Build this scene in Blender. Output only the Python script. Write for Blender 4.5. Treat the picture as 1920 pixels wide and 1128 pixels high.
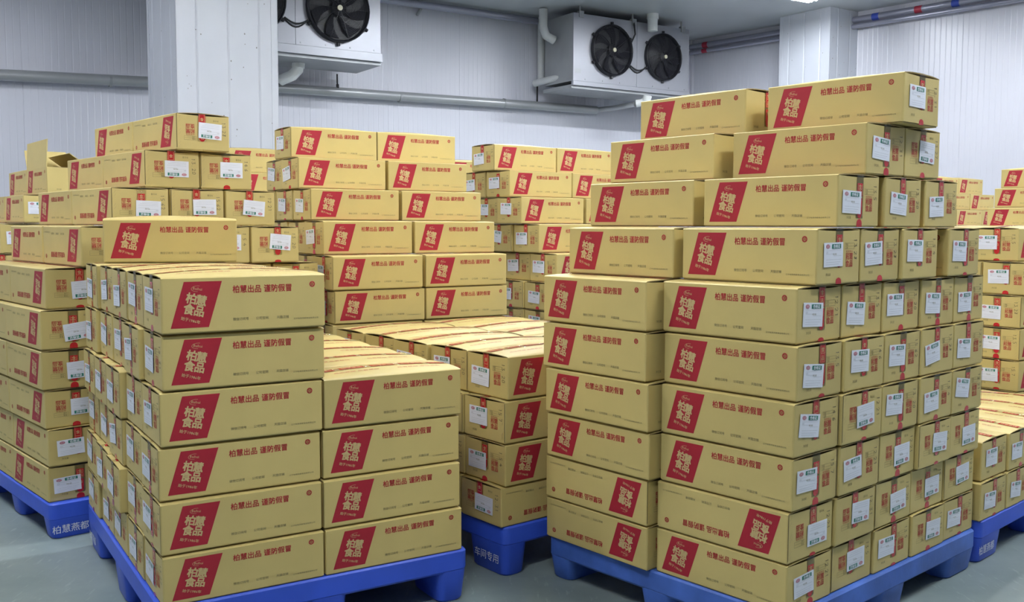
import bpy, bmesh, math, random
from mathutils import Matrix, Vector

scene = bpy.context.scene
for o in list(bpy.data.objects):
    bpy.data.objects.remove(o)
COL = scene.collection
R_ = random.Random(7)

# ------------------------------------------------------------------ camera
CAM_H = 1.342
cd = bpy.data.cameras.new('camera')
cd.sensor_width = 36.0
cd.lens = 1820.9 / 1920 * 36.0
cd.clip_start = 0.05
cd.clip_end = 100
cam = bpy.data.objects.new('camera', cd)
COL.objects.link(cam)
cam.matrix_world = (Matrix.Translation((0, 0, CAM_H)) @
                    Matrix.Rotation(math.pi / 2 - 0.0766, 4, 'X') @ Matrix.Rotation(0.003, 4, 'Z'))
scene.camera = cam

# ------------------------------------------------------------------ world, exposure
w = bpy.data.worlds.new('world')
scene.world = w
w.use_nodes = True
w.node_tree.nodes['Background'].inputs[0].default_value = (0.8, 0.85, 1.0, 1)
w.node_tree.nodes['Background'].inputs[1].default_value = 0.0
scene.view_settings.view_transform = 'Standard'
scene.view_settings.look = 'None'
scene.view_settings.gamma = 1.0
scene.view_settings.use_curve_mapping = False
scene.view_settings.exposure = 0.0
LAMP_POWER = 262.0
LAMP_COLOR = (0.90, 0.95, 1.0)

# ------------------------------------------------------------------ room geometry numbers
CORNER = Vector((2.67, 14.7))
TA = math.radians(33)
TB = math.radians(-48)
T1 = Vector((-math.cos(TA), -math.sin(TA)))      # along the back wall, away from the corner
T2 = Vector((math.cos(TB), math.sin(TB)))        # along the right wall, away from the corner
N1 = Vector((math.sin(TA), -math.cos(TA)))       # into the room from the back wall
N2 = Vector((math.sin(TB), -math.cos(TB)))       # into the room from the right wall
CEIL = 4.10
LEN1, LEN2 = 15.0, 17.0


# ------------------------------------------------------------------ materials
def mat(name, color, rough=0.6, metal=0.0, spec=0.5, noise=0.0, nscale=8.0, bump=0.0, bscale=60.0,
        emit=None, estr=0.0, objvar=0.0, coat=0.0):
    m = bpy.data.materials.new(name)
    m.use_nodes = True
    nt = m.node_tree
    b = nt.nodes['Principled BSDF']
    b.inputs['Base Color'].default_value = (*color, 1)
    b.inputs['Roughness'].default_value = rough
    b.inputs['Metallic'].default_value = metal
    b.inputs['Specular IOR Level'].default_value = spec
    if coat:
        b.inputs['Coat Weight'].default_value = coat
        b.inputs['Coat Roughness'].default_value = 0.15
    tc = nt.nodes.new('ShaderNodeTexCoord')
    last = None
    if noise:
        n = nt.nodes.new('ShaderNodeTexNoise')
        n.inputs['Scale'].default_value = nscale
        n.inputs['Detail'].default_value = 6
        nt.links.new(tc.outputs['Object'], n.inputs['Vector'])
        mr = nt.nodes.new('ShaderNodeMapRange')
        mr.inputs[1].default_value = 0.3
        mr.inputs[2].default_value = 0.7
        mr.inputs[3].default_value = 1 - noise
        mr.inputs[4].default_value = 1 + noise
        nt.links.new(n.outputs['Fac'], mr.inputs[0])
        last = mr.outputs[0]
    if objvar:
        oi = nt.nodes.new('ShaderNodeObjectInfo')
        mr2 = nt.nodes.new('ShaderNodeMapRange')
        mr2.inputs[3].default_value = 1 - objvar
        mr2.inputs[4].default_value = 1 + objvar
        nt.links.new(oi.outputs['Random'], mr2.inputs[0])
        if last:
            mu = nt.nodes.new('ShaderNodeMath')
            mu.operation = 'MULTIPLY'
            nt.links.new(last, mu.inputs[0])
            nt.links.new(mr2.outputs[0], mu.inputs[1])
            last = mu.outputs[0]
        else:
            last = mr2.outputs[0]
    if last:
        vm = nt.nodes.new('ShaderNodeVectorMath')
        vm.operation = 'SCALE'
        vm.inputs[0].default_value = color
        nt.links.new(last, vm.inputs['Scale'])
        nt.links.new(vm.outputs[0], b.inputs['Base Color'])
    if bump:
        n2 = nt.nodes.new('ShaderNodeTexNoise')
        n2.inputs['Scale'].default_value = bscale
        n2.inputs['Detail'].default_value = 4
        nt.links.new(tc.outputs['Object'], n2.inputs['Vector'])
        bp = nt.nodes.new('ShaderNodeBump')
        bp.inputs['Strength'].default_value = bump
        bp.inputs['Distance'].default_value = 0.01
        nt.links.new(n2.outputs['Fac'], bp.inputs['Height'])
        nt.links.new(bp.outputs[0], b.inputs['Normal'])
    if emit:
        b.inputs['Emission Color'].default_value = (*emit, 1)
        b.inputs['Emission Strength'].default_value = estr
    return m


CARD = (0.600, 0.470, 0.172)
M_card = mat('cardboard', CARD, 0.48, spec=0.5, noise=0.05, nscale=5, bump=0.05, bscale=25, objvar=0.05)
M_cardin = mat('cardboard_inside', (0.36, 0.27, 0.12), 0.8, spec=0.2, noise=0.05)
M_red = mat('red_ink', (0.37, 0.015, 0.030), 0.5, spec=0.4, noise=0.05, nscale=20)
M_redtext = mat('red_text_ink', (0.40, 0.032, 0.035), 0.55, spec=0.3)
M_seal = mat('red_seal_ink', (0.45, 0.09, 0.055), 0.6, spec=0.3)
M_cream = mat('unprinted_card', (0.60, 0.45, 0.21), 0.6, spec=0.35)
M_dark = mat('dark_ink', (0.19, 0.165, 0.085), 0.6, spec=0.3)
M_grey = mat('stamp_ink', (0.26, 0.21, 0.10), 0.7, spec=0.2)
M_marker = mat('marker_ink', (0.06, 0.055, 0.05), 0.5, spec=0.3)
M_tapered = mat('red_tape', (0.50, 0.022, 0.028), 0.18, spec=0.6, noise=0.1, nscale=60)
M_paper = mat('label_paper', (0.80, 0.82, 0.90), 0.5, spec=0.4)
M_green = mat('label_green', (0.012, 0.19, 0.13), 0.5)
M_labred = mat('label_red', (0.50, 0.06, 0.10), 0.5)
M_labgrey = mat('label_grey', (0.45, 0.46, 0.50), 0.6)
M_jointshade = mat('shaded_joint_edge', (0.10, 0.075, 0.035), 0.9)
M_staple = mat('staple_wire', (0.55, 0.42, 0.2), 0.35, metal=0.8)
M_blue = mat('blue_plastic', (0.040, 0.105, 0.66), 0.42, spec=0.45, noise=0.10, nscale=5, bump=0.06, bscale=30)
M_blueold = mat('worn_blue_plastic', (0.065, 0.150, 0.52), 0.5, spec=0.4, noise=0.30, nscale=6, bump=0.1, bscale=30)
M_white = mat('white_paint', (0.72, 0.76, 0.86), 0.5)
M_steel = mat('coated_steel', (0.33, 0.335, 0.37), 0.38, metal=0.25, noise=0.03, nscale=3)
M_steeldark = mat('galvanised_steel', (0.34, 0.35, 0.36), 0.5, metal=0.3, noise=0.06, nscale=4)
M_black = mat('black_plastic', (0.012, 0.012, 0.017), 0.45, spec=0.5)
M_blade = mat('fan_blade', (0.014, 0.014, 0.020), 0.7, spec=0.2)
M_rubber = mat('cable_rubber', (0.02, 0.02, 0.022), 0.5)
M_pvc = mat('white_pvc', (0.80, 0.81, 0.80), 0.35)
M_pipe = mat('grey_pipe', (0.40, 0.41, 0.42), 0.33, metal=0.35, noise=0.06, nscale=3)
M_conduit = mat('conduit_steel', (0.36, 0.36, 0.44), 0.32, metal=0.5)
M_insul = mat('pipe_insulation', (0.55, 0.56, 0.56), 0.5, noise=0.06, nscale=10)
M_hub = mat('fan_hub_badge', (0.62, 0.58, 0.42), 0.4)
M_bandred = mat('red_band', (0.45, 0.03, 0.06), 0.5)
M_bandblue = mat('blue_band', (0.04, 0.08, 0.45), 0.5)
M_panel = mat('white_wall_panel', (0.64, 0.64, 0.71), 0.36, spec=0.5, noise=0.02, nscale=1.5, objvar=0.012)
M_groove = mat('panel_joint', (0.40, 0.41, 0.47), 0.6)
M_col = mat('column_cladding', (0.57, 0.59, 0.65), 0.38, spec=0.5, noise=0.03, nscale=3)
M_speck = mat('dirt_speck', (0.22, 0.21, 0.20), 0.8)
M_tube = mat('lamp_tube', (1, 1, 1), 0.5, emit=LAMP_COLOR, estr=LAMP_POWER)
M_tubeoff = mat('unlit_lamp_tube', (0.8, 0.8, 0.8), 0.4)
M_lamp = mat('lamp_housing', (0.7, 0.7, 0.72), 0.5)


def film_material():
    m = bpy.data.materials.new('clear_tape_film')
    m.use_nodes = True
    nt = m.node_tree
    nt.nodes.clear()
    out = nt.nodes.new('ShaderNodeOutputMaterial')
    tr = nt.nodes.new('ShaderNodeBsdfTransparent')
    tr.inputs[0].default_value = (0.99, 0.98, 0.95, 1)
    gl = nt.nodes.new('ShaderNodeBsdfGlossy')
    gl.inputs['Roughness'].default_value = 0.12
    tc = nt.nodes.new('ShaderNodeTexCoord')
    n = nt.nodes.new('ShaderNodeTexNoise')
    n.inputs['Scale'].default_value = 55
    bp = nt.nodes.new('ShaderNodeBump')
    bp.inputs['Strength'].default_value = 0.9
    bp.inputs['Distance'].default_value = 0.02
    nt.links.new(tc.outputs['Object'], n.inputs['Vector'])
    nt.links.new(n.outputs['Fac'], bp.inputs['Height'])
    nt.links.new(bp.outputs[0], gl.inputs['Normal'])
    fr = nt.nodes.new('ShaderNodeFresnel')
    fr.inputs['IOR'].default_value = 1.5
    ad = nt.nodes.new('ShaderNodeMath')
    ad.operation = 'MULTIPLY_ADD'
    ad.inputs[1].default_value = 0.9
    ad.inputs[2].default_value = 0.02
    nt.links.new(fr.outputs[0], ad.inputs[0])
    mx = nt.nodes.new('ShaderNodeMixShader')
    nt.links.new(ad.outputs[0], mx.inputs[0])
    nt.links.new(tr.outputs[0], mx.inputs[1])
    nt.links.new(gl.outputs[0], mx.inputs[2])
    nt.links.new(mx.outputs[0], out.inputs[0])
    return m


M_film = film_material()


def floor_material():
    m = bpy.data.materials.new('painted_concrete')
    m.use_nodes = True
    nt = m.node_tree
    b = nt.nodes['Principled BSDF']
    tc = nt.nodes.new('ShaderNodeTexCoord')
    n1 = nt.nodes.new('ShaderNodeTexNoise')
    n1.inputs['Scale'].default_value = 1.6
    n1.inputs['Detail'].default_value = 8
    n1.inputs['Roughness'].default_value = 0.65
    nt.links.new(tc.outputs['Object'], n1.inputs['Vector'])
    cr = nt.nodes.new('ShaderNodeValToRGB')
    cr.color_ramp.elements[0].position = 0.33
    cr.color_ramp.elements[0].color = (0.175, 0.225, 0.220, 1)
    cr.color_ramp.elements[1].position = 0.68
    cr.color_ramp.elements[1].color = (0.265, 0.315, 0.305, 1)
    nt.links.new(n1.outputs['Fac'], cr.inputs[0])
    mp = nt.nodes.new('ShaderNodeMapping')
    mp.inputs['Scale'].default_value = (22, 5, 1)
    mp.inputs['Rotation'].default_value = (0, 0, 0.9)
    nt.links.new(tc.outputs['Object'], mp.inputs[0])
    n2 = nt.nodes.new('ShaderNodeTexNoise')
    n2.inputs['Scale'].default_value = 2.2
    n2.inputs['Detail'].default_value = 5
    nt.links.new(mp.outputs[0], n2.inputs['Vector'])
    cr2 = nt.nodes.new('ShaderNodeValToRGB')
    cr2.color_ramp.elements[0].position = 0.60
    cr2.color_ramp.elements[0].color = (0, 0, 0, 1)
    cr2.color_ramp.elements[1].position = 0.75
    cr2.color_ramp.elements[1].color = (0.5, 0.5, 0.5, 1)
    nt.links.new(n2.outputs['Fac'], cr2.inputs[0])
    mx = nt.nodes.new('ShaderNodeMixRGB')
    mx.inputs[2].default_value = (0.38, 0.42, 0.41, 1)
    nt.links.new(cr2.outputs[0], mx.inputs[0])
    nt.links.new(cr.outputs[0], mx.inputs[1])
    nt.links.new(mx.outputs[0], b.inputs['Base Color'])
    b.inputs['Roughness'].default_value = 0.42
    b.inputs['Specular IOR Level'].default_value = 0.4
    bp = nt.nodes.new('ShaderNodeBump')
    bp.inputs['Strength'].default_value = 0.08
    nt.links.new(n1.outputs['Fac'], bp.inputs['Height'])
    nt.links.new(bp.outputs[0], b.inputs['Normal'])
    return m


M_floor = floor_material()
M_ceil = mat('ceiling_panel', (0.50, 0.52, 0.54), 0.38, spec=0.5, noise=0.04, nscale=2)


# ------------------------------------------------------------------ mesh helpers
class MB:
    """collects polygons with material slots into one mesh"""
    def __init__(s):
        s.v, s.f, s.m, s.mats = [], [], [], []

    def slot(s, m):
        if m not in s.mats:
            s.mats.append(m)
        return s.mats.index(m)

    def poly(s, pts, m):
        b = len(s.v)
        s.v += [tuple(p) for p in pts]
        s.f.append(tuple(range(b, b + len(pts))))
        s.m.append(s.slot(m))

    def add(s, verts, faces, m, fn=None):
        b = len(s.v)
        s.v += [tuple(fn(p)) if fn else tuple(p) for p in verts]
        k = s.slot(m)
        for f in faces:
            s.f.append(tuple(i + b for i in f))
            s.m.append(k)

    def box(s, lo, hi, m, fn=None):
        x0, y0, z0 = lo
        x1, y1, z1 = hi
        vs = [(x0, y0, z0), (x1, y0, z0), (x1, y1, z0), (x0, y1, z0),
              (x0, y0, z1), (x1, y0, z1), (x1, y1, z1), (x0, y1, z1)]
        fs = [(0, 3, 2, 1), (4, 5, 6, 7), (0, 1, 5, 4), (1, 2, 6, 5), (2, 3, 7, 6), (3, 0, 4, 7)]
        s.add(vs, fs, m, fn)

    def tube(s, path, r, m, n=12, cap=True):
        path = [Vector(p) for p in path]
        rings = []
        up0 = None
        for i, p in enumerate(path):
            if i == 0:
                d = path[1] - p
            elif i == len(path) - 1:
                d = p - path[i - 1]
            else:
                d = (path[i + 1] - p).normalized() + (p - path[i - 1]).normalized()
            d.normalize()
            if up0 is None:
                a = Vector((0, 0, 1)) if abs(d.z) < 0.9 else Vector((1, 0, 0))
                up0 = d.cross(a).normalized()
            e1 = (up0 - d * up0.dot(d)).normalized()
            e2 = d.cross(e1)
            up0 = e1
            rr = r[i] if isinstance(r, (list, tuple)) else r
            rings.append([p + (e1 * math.cos(2 * math.pi * k / n) + e2 * math.sin(2 * math.pi * k / n)) * rr for k in range(n)])
        vs = [q for ring in rings for q in ring]
        fs = []
        for i in range(len(rings) - 1):
            for k in range(n):
                fs.append((i * n + k, i * n + (k + 1) % n, (i + 1) * n + (k + 1) % n, (i + 1) * n + k))
        if cap:
            fs.append(tuple(range(n - 1, -1, -1)))
            fs.append(tuple((len(rings) - 1) * n + k for k in range(n)))
        s.add(vs, fs, m)

    def mesh(s, name, smooth=False):
        me = bpy.data.meshes.new(name)
        me.from_pydata(s.v, [], s.f)
        for m in s.mats:
            me.materials.append(m)
        me.polygons.foreach_set('material_index', s.m)
        if smooth:
            me.polygons.foreach_set('use_smooth', [True] * len(s.f))
            me.set_sharp_from_angle(angle=math.radians(35))
        me.update()
        return me


def link(name, data, parent=None, loc=None, rotz=None):
    o = bpy.data.objects.new(name, data)
    COL.objects.link(o)
    if parent:
        o.parent = parent
    if loc is not None:
        o.location = loc
    if rotz is not None:
        o.rotation_euler = (0, 0, rotz)
    return o


def tag(o, label=None, cat=None, group=None, kind=None):
    if label:
        o['label'] = label
    if cat:
        o['category'] = cat
    if group:
        o['group'] = group
    if kind:
        o['kind'] = kind
    return o


_tc = {}


def text2d(body, bold=0.0, res=1):
    """flat glyph polygons, size 1, centred; returns verts2d, faces, width"""
    key = (body, bold, res)
    if key in _tc:
        return _tc[key]
    c = bpy.data.curves.new('glyphs', 'FONT')
    c.body = body
    c.size = 1
    c.resolution_u = res
    c.offset = bold
    o = bpy.data.objects.new('glyphs', c)
    COL.objects.link(o)
    dg = bpy.context.evaluated_depsgraph_get()
    dg.update()
    me = bpy.data.meshes.new_from_object(o.evaluated_get(dg))
    vs = [(v.co.x, v.co.y) for v in me.vertices]
    fs = [tuple(p.vertices) for p in me.polygons]
    bpy.data.objects.remove(o)
    bpy.data.curves.remove(c)
    bpy.data.meshes.remove(me)
    xs = [v[0] for v in vs]
    ys = [v[1] for v in vs]
    cx, cy = (min(xs) + max(xs)) / 2, (min(ys) + max(ys)) / 2
    vs = [(x - cx, y - cy) for x, y in vs]
    # make all faces point +
    out = []
    for f in fs:
        a = sum(vs[f[i]][0] * vs[f[(i + 1) % len(f)]][1] - vs[f[(i + 1) % len(f)]][0] * vs[f[i]][1] for i in range(len(f)))
        out.append(f if a > 0 else tuple(reversed(f)))
    _tc[key] = (vs, out, max(xs) - min(xs), max(ys) - min(ys))
    return _tc[key]


class Face2D:
    """print laid out on a flat face: (u, v) metres from the face centre, third number = lift"""
    def __init__(s):
        s.items = []

    def poly(s, pts, m, lift=0.0006):
        s.items.append(([(p[0], p[1]) for p in pts], [tuple(range(len(pts)))], m, lift))

    def rect(s, u0, v0, u1, v1, m, lift=0.0006):
        s.poly([(u0, v0), (u1, v0), (u1, v1), (u0, v1)], m, lift)

    def frame(s, u0, v0, u1, v1, t, m, lift=0.0006):
        s.rect(u0, v0, u1, v0 + t, m, lift)
        s.rect(u0, v1 - t, u1, v1, m, lift)
        s.rect(u0, v0 + t, u0 + t, v1 - t, m, lift)
        s.rect(u1 - t, v0 + t, u1, v1 - t, m, lift)

    def ring(s, cu, cv, ru, rv, t, m, n=20, lift=0.0006):
        vs, fs = [], []
        for k in range(n):
            a = 2 * math.pi * k / n
            vs.append((cu + ru * math.cos(a), cv + rv * math.sin(a)))
            vs.append((cu + (ru - t) * math.cos(a), cv + (rv - t) * math.sin(a)))
        for k in range(n):
            j = (k + 1) % n
            fs.append((2 * k, 2 * j, 2 * j + 1, 2 * k + 1))
        s.items.append((vs, fs, m, lift))

    def disc(s, cu, cv, ru, rv, m, n=20, lift=0.0006):
        s.poly([(cu + ru * math.cos(2 * math.pi * k / n), cv + rv * math.sin(2 * math.pi * k / n)) for k in range(n)], m, lift)

    def text(s, body, cu, cv, size, m, lift=0.0006, rot=0.0, bold=0.0, width=None, sy=1.0, res=1):
        vs, fs, w_, h_ = text2d(body, 0.0, res)
        sx = width / w_ if width else size
        c, sn = math.cos(rot), math.sin(rot)
        shifts = [(0, 0)] if not bold else [(-bold, -bold), (bold, -bold), (bold, bold), (-bold, bold)]
        for i, (bx_, by_) in enumerate(shifts):      # heavier strokes: the glyph stamped four times
            s.items.append(([(cu + c * (x + bx_) * sx - sn * (y + by_) * size * sy, cv + sn * (x + bx_) * sx + c * (y + by_) * size * sy) for x, y in vs],
                            fs, m, lift + i * 2e-5))

    def stroke(s, pts, t, m, lift=0.0006):
        for (x0, y0), (x1, y1) in zip(pts, pts[1:]):
            d = math.hypot(x1 - x0, y1 - y0) or 1e-6
            nx, ny = -(y1 - y0) / d * t / 2, (x1 - x0) / d * t / 2
            ex, ey = (x1 - x0) / d * t * 0.4, (y1 - y0) / d * t * 0.4
            s.poly([(x0 - ex - nx, y0 - ey - ny), (x1 + ex - nx, y1 + ey - ny), (x1 + ex + nx, y1 + ey + ny), (x0 - ex + nx, y0 - ey + ny)], m, lift)

    def put(s, mb, fn, flip=False):
        g = -1 if flip else 1
        for vs, fs, m, lift in s.items:
            mb.add([(g * u, g * v, lift) for u, v in vs], fs, m, fn)


# ------------------------------------------------------------------ the carton and its parts
L0, W0 = 0.5201, 0.2644                 # pitch of the cartons on a pallet
BL, BW, BH = L0 - 0.007, W0 - 0.009, 0.17   # size of one carton (height is scaled to its layer)


def face_front(p):      # long side at -y, reads along +x
    return (p[0], -BW / 2 - p[2], BH / 2 + p[1])


def face_back(p):
    return (-p[0], BW / 2 + p[2], BH / 2 + p[1])


def face_end(p):        # end at -x, reads along -y
    return (-BL / 2 - p[2], -p[0], BH / 2 + p[1])


def face_end2(p):
    return (BL / 2 + p[2], p[0], BH / 2 + p[1])


CROWN = 0.013           # how far the taped seam bulges on a carton with nothing on top


def flap_z(y, x=0.0, crown=0.0):
    a = min(abs(y) / (BW / 2), 1)
    e = min(abs(x) / (BL / 2), 1)
    return BH - 0.0012 - 0.0045 * a ** 3 + crown * (1 - a ** 2.2) * (0.12 + 0.88 * (1 - e * e))


def carton_body(open_top=False):
    mb = MB()
    r = 0.005
    ring = []
    for sx, sy, a0 in ((1, 1, 0), (-1, 1, 90), (-1, -1, 180), (1, -1, 270)):
        for k in range(3):
            a = math.radians(a0 + 45 * k)
            ring.append((sx * (BL / 2 - r) + r * math.cos(a), sy * (BW / 2 - r) + r * math.sin(a)))
    n = len(ring)
    top = BH - 0.0080
    for z0, z1 in ((0.0046, top),):
        for k in range(n):
            p, q = ring[k], ring[(k + 1) % n]
            # the two end walls sag a little below the flaps
            if abs(p[0]) > BL / 2 - 1e-4 and abs(q[0]) > BL / 2 - 1e-4 and p[0] * q[0] > 0 and abs(p[1] - q[1]) > 0.1:
                steps = 6
                for j in range(steps):
                    t0, t1 = j / steps, (j + 1) / steps
                    a = (p[0], p[1] + (q[1] - p[1]) * t0)
                    b = (q[0], p[1] + (q[1] - p[1]) * t1)
                    s0 = 0.003 * math.sin(math.pi * t0)
                    s1 = 0.003 * math.sin(math.pi * t1)
                    mb.poly([(a[0], a[1], z0), (b[0], b[1], z0), (b[0], b[1], z1 - s1), (a[0], a[1], z1 - s0)], M_card)
            else:
                mb.poly([(p[0], p[1], z0), (q[0], q[1], z0), (q[0], q[1], z1), (p[0], p[1], z1)], M_card)
    # outer bottom flaps and the inner (minor) flaps
    for sg in (-1, 1):
        mb.box((-BL / 2 + 0.004, min(sg * 0.001, sg * (BW / 2 - 0.005)), 0.0), (BL / 2 - 0.004, max(sg * 0.001, sg * (BW / 2 - 0.005)), 0.0050), M_card)
    if open_top:
        mb.box((-BL / 2 + 0.004, -BW / 2 + 0.004, 0.004), (BL / 2 - 0.004, BW / 2 - 0.004, 0.008), M_cardin)
        t = 0.004
        # inside skin of the walls
        mb.box((-BL / 2 + 0.001, -BW / 2 + 0.001, 0.008), (BL / 2 - 0.001, -BW / 2 + t, top), M_cardin)
        mb.box((-BL / 2 + 0.001, BW / 2 - t, 0.008), (BL / 2 - 0.001, BW / 2 - 0.001, top), M_cardin)
        mb.box((-BL / 2 + 0.001, -BW / 2 + t, 0.008), (-BL / 2 + t, BW / 2 - t, top), M_cardin)
        mb.box((BL / 2 - t, -BW / 2 + t, 0.008), (BL / 2 - 0.001, BW / 2 - t, top), M_cardin)
    else:
        mb.poly([(-BL / 2 + .003, -BW / 2 + .003, top - .007), (BL / 2 - .003, -BW / 2 + .003, top - .007),
                 (BL / 2 - .003, BW / 2 - .003, top - .007), (-BL / 2 + .003, BW / 2 - .003, top - .007)], M_cardin)
    return mb.mesh('carton_body', smooth=True)


def carton_flap(sg, crown=0.0):
    """one long top flap; sg = side of the seam"""
    mb = MB()
    ys = [0.0009, 0.02, 0.045, 0.07, 0.095, 0.112, BW / 2 - 0.006, BW / 2 - 0.0025]
    nx = 8 if crown else 1
    xs = [-BL / 2 + 0.0008 + (BL - .0016) * i / nx for i in range(nx + 1)]
    secs = []
    for x in xs:
        prof = [(y, flap_z(y, x, crown) - (.0012 if i_ == len(ys) - 1 else 0)) for i_, y in enumerate(ys)]
        low = [(y, z - 0.0032) for y, z in reversed(prof)]
        secs.append(prof + [(BW / 2 - .0002, BH - .0082), (BW / 2 - .0002, BH - .0095), (BW / 2 - .004, BH - .0095)] + low)
    n = len(secs[0])
    vs = [(x, sg * y, z) for x, sec in zip(xs, secs) for y, z in sec]
    fs = []
    for i in range(nx):
        for k in range(n):
            j = (k + 1) % n
            f = (i * n + k, i * n + j, (i + 1) * n + j, (i + 1) * n + k)
            fs.append(f if sg < 0 else tuple(reversed(f)))
    mb.add(vs, fs, M_card)
    # corrugated cut ends
    for e in (0, -1):
        sec = secs[e]
        for k in range(len(ys) - 1):
            p, q = sec[k], sec[k + 1]
            mb.poly([(xs[e], sg * p[0], p[1]), (xs[e], sg * q[0], q[1]), (xs[e], sg * q[0], q[1] - .0032), (xs[e], sg * p[0], p[1] - .0032)], M_cardin)
    return mb.mesh('carton_flap', smooth=True)


def tu(t):      # fraction of the long side -> metres from centre
    return (t - 0.5) * BL


def tv(v):      # fraction from the top -> metres from centre
    return (0.5 - v) * BH


def side_layout(detail=True):
    f = Face2D()
    f.poly([(tu(.050), tv(.90)), (tu(.270), tv(.90)), (tu(.352), tv(.105)), (tu(.130), tv(.105))], M_red, 0.0005)
    rot = math.radians(-13)
    c, s = math.cos(rot), math.sin(rot)

    def lp(du, dv):     # logo axes, origin in the middle of the four characters
        return (tu(.193) + c * du - s * dv, tv(.505) + s * du + c * dv)
    q = 0.0325
    for ch, du, dv in (('柏', -.5, .5), ('慧', .5, .5), ('食', -.5, -.5), ('品', .5, -.5)):
        p = lp(du * q * 0.96, dv * q * 1.0)
        f.text(ch, p[0], p[1], q * 1.02, M_cream, 0.0010, rot, bold=0.030, res=2 if detail else 1)
    p = lp(-.004, -.0470)
    f.text('始于1986年', p[0], p[1], .0115, M_cream, 0.0010, math.radians(-16), bold=0.01, width=.058)
    # small script word in an open oval above
    p = lp(-.003, .0475)
    f.text('Baihui', p[0], p[1], .0120, M_cream, 0.0010, math.radians(-9), width=.027)
    vs, fs = [], []
    for k in range(19):
        a = math.radians(70 + 200 * k / 18)
        vs += [(p[0] + .019 * math.cos(a), p[1] + .0090 * math.sin(a)), (p[0] + .0180 * math.cos(a), p[1] + .0082 * math.sin(a))]
    for k in range(18):
        fs.append((2 * k, 2 * k + 2, 2 * k + 3, 2 * k + 1))
    f.items.append((vs, fs, M_cream, 0.0010))
    g, h, k_ = Face2D(), Face2D(), Face2D()
    g.text('柏慧出品', tu(.502), tv(.255), .0245, M_redtext, bold=0.016, width=.0885, res=1)
    g.text('谨防假冒', tu(.693), tv(.255), .0245, M_redtext, bold=0.016, width=.0885, res=1)
    for t, cu in (('微信订阅号', .462), ('公司官网', .593), ('天猫店铺', .722)):
        h.text(t, tu(cu), tv(.785), .0100, M_dark, width=.0098 * len(t))
    h.text('辽宁柏慧燕都食品有限公司', tu(.872), tv(.825), .0058, M_dark, width=.082)
    k_.ring(tu(.915), tv(.205), .0092, .0092, .0032, M_redtext)
    k_.text('回', tu(.915), tv(.205), .0098, M_redtext, bold=0.02)
    return f, g, h, k_


def end_layout(staples=False):
    f, g = Face2D(), Face2D()

    def eu(t):
        return (t - .5) * BW
    # red square seal with a small heading above it
    u0, u1, v0, v1 = eu(.665), eu(.825), tv(.70), tv(.455)
    f.frame(u0, v0, u1, v1, .0016, M_seal)
    cw, chh = (u1 - u0) / 2, (v1 - v0) / 2
    for ch, i, j in (('柏', 0, 1), ('慧', 1, 1), ('食', 0, 0), ('品', 1, 0)):
        f.text(ch, u0 + cw * (i + .5), v0 + chh * (j + .5), min(cw, chh) * 0.98, M_seal, bold=0.02)
    f.text('柏慧食品', (u0 + u1) / 2, tv(.425), .0075, M_seal, width=.040)
    # grey stamp box with two lines
    g.frame(eu(.63), tv(.385), eu(.86), tv(.275), .0008, M_grey)
    g.rect(eu(.64), tv(.333), eu(.85), tv(.329), M_grey)
    g.text('数量', eu(.68), tv(.305), .0075, M_grey)
    g.text('日期', eu(.68), tv(.36), .0075, M_grey)
    g.text('净含量', eu(.26), tv(.82), .0095, M_grey)
    if staples:
        for k in range(3):
            cv = tv(.16 + .33 * k)
            for d in (-.0075, .0075):
                g.stroke([(eu(.922), cv + d - .005), (eu(.955), cv + d + .006)], .0018, M_staple)
        g.rect(eu(.986), tv(.955), eu(.998), tv(.065), M_jointshade)  # dark strip paints the shadowed gap of the glued joint along the board edge
    return f, g


def top_layout(mb, crown):
    def fn(p):
        return (p[0], p[1], flap_z(p[1], p[0], crown) + 0.0007)
    for sg in (-1, 1):
        for body, cu, cw in (('柏慧食品 柏慧出品', -.115, .165), ('谨防假冒 柏慧食品', .12, .165)):
            vs, fs, w_, h_ = text2d(body, 0.0, 1)
            k = cw / w_
            mb.add([(cu + sg * -1 * x * k * -1 if sg < 0 else cu - x * k, (y * .012 if sg < 0 else -y * .012) + sg * .067, 0) for x, y in vs], fs, M_redtext, fn)


LAY_SIDE = side_layout(True)
ME_SIDE, ME_END = {}, {}
for flip in (False, True):
    for bk, fn in ((False, face_front), (True, face_back)):
        for i, nm in enumerate(('logo', 'slogan', 'caption', 'mark')):
            mb = MB()
            LAY_SIDE[i].put(mb, fn, flip)
            ME_SIDE[(flip, bk, i)] = mb.mesh('carton_%s_print' % nm)
    for st in (False, True):
        for i, nm in enumerate(('seal', 'stamp')):
            mb = MB()
            end_layout(st)[i].put(mb, face_end, flip)
            ME_END[(flip, st, i)] = mb.mesh('carton_%s_print' % nm)
ME_TOP = []
for cr_ in (0.0, CROWN):
    mb = MB()
    top_layout(mb, cr_)
    ME_TOP.append(mb.mesh('carton_top_print'))
ME_BODY = carton_body()
ME_BODY_OPEN = carton_body(True)
ME_FLAP = {(sg, i): carton_flap(sg, cr_) for sg in (-1, 1) for i, cr_ in enumerate((0.0, CROWN))}


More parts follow.
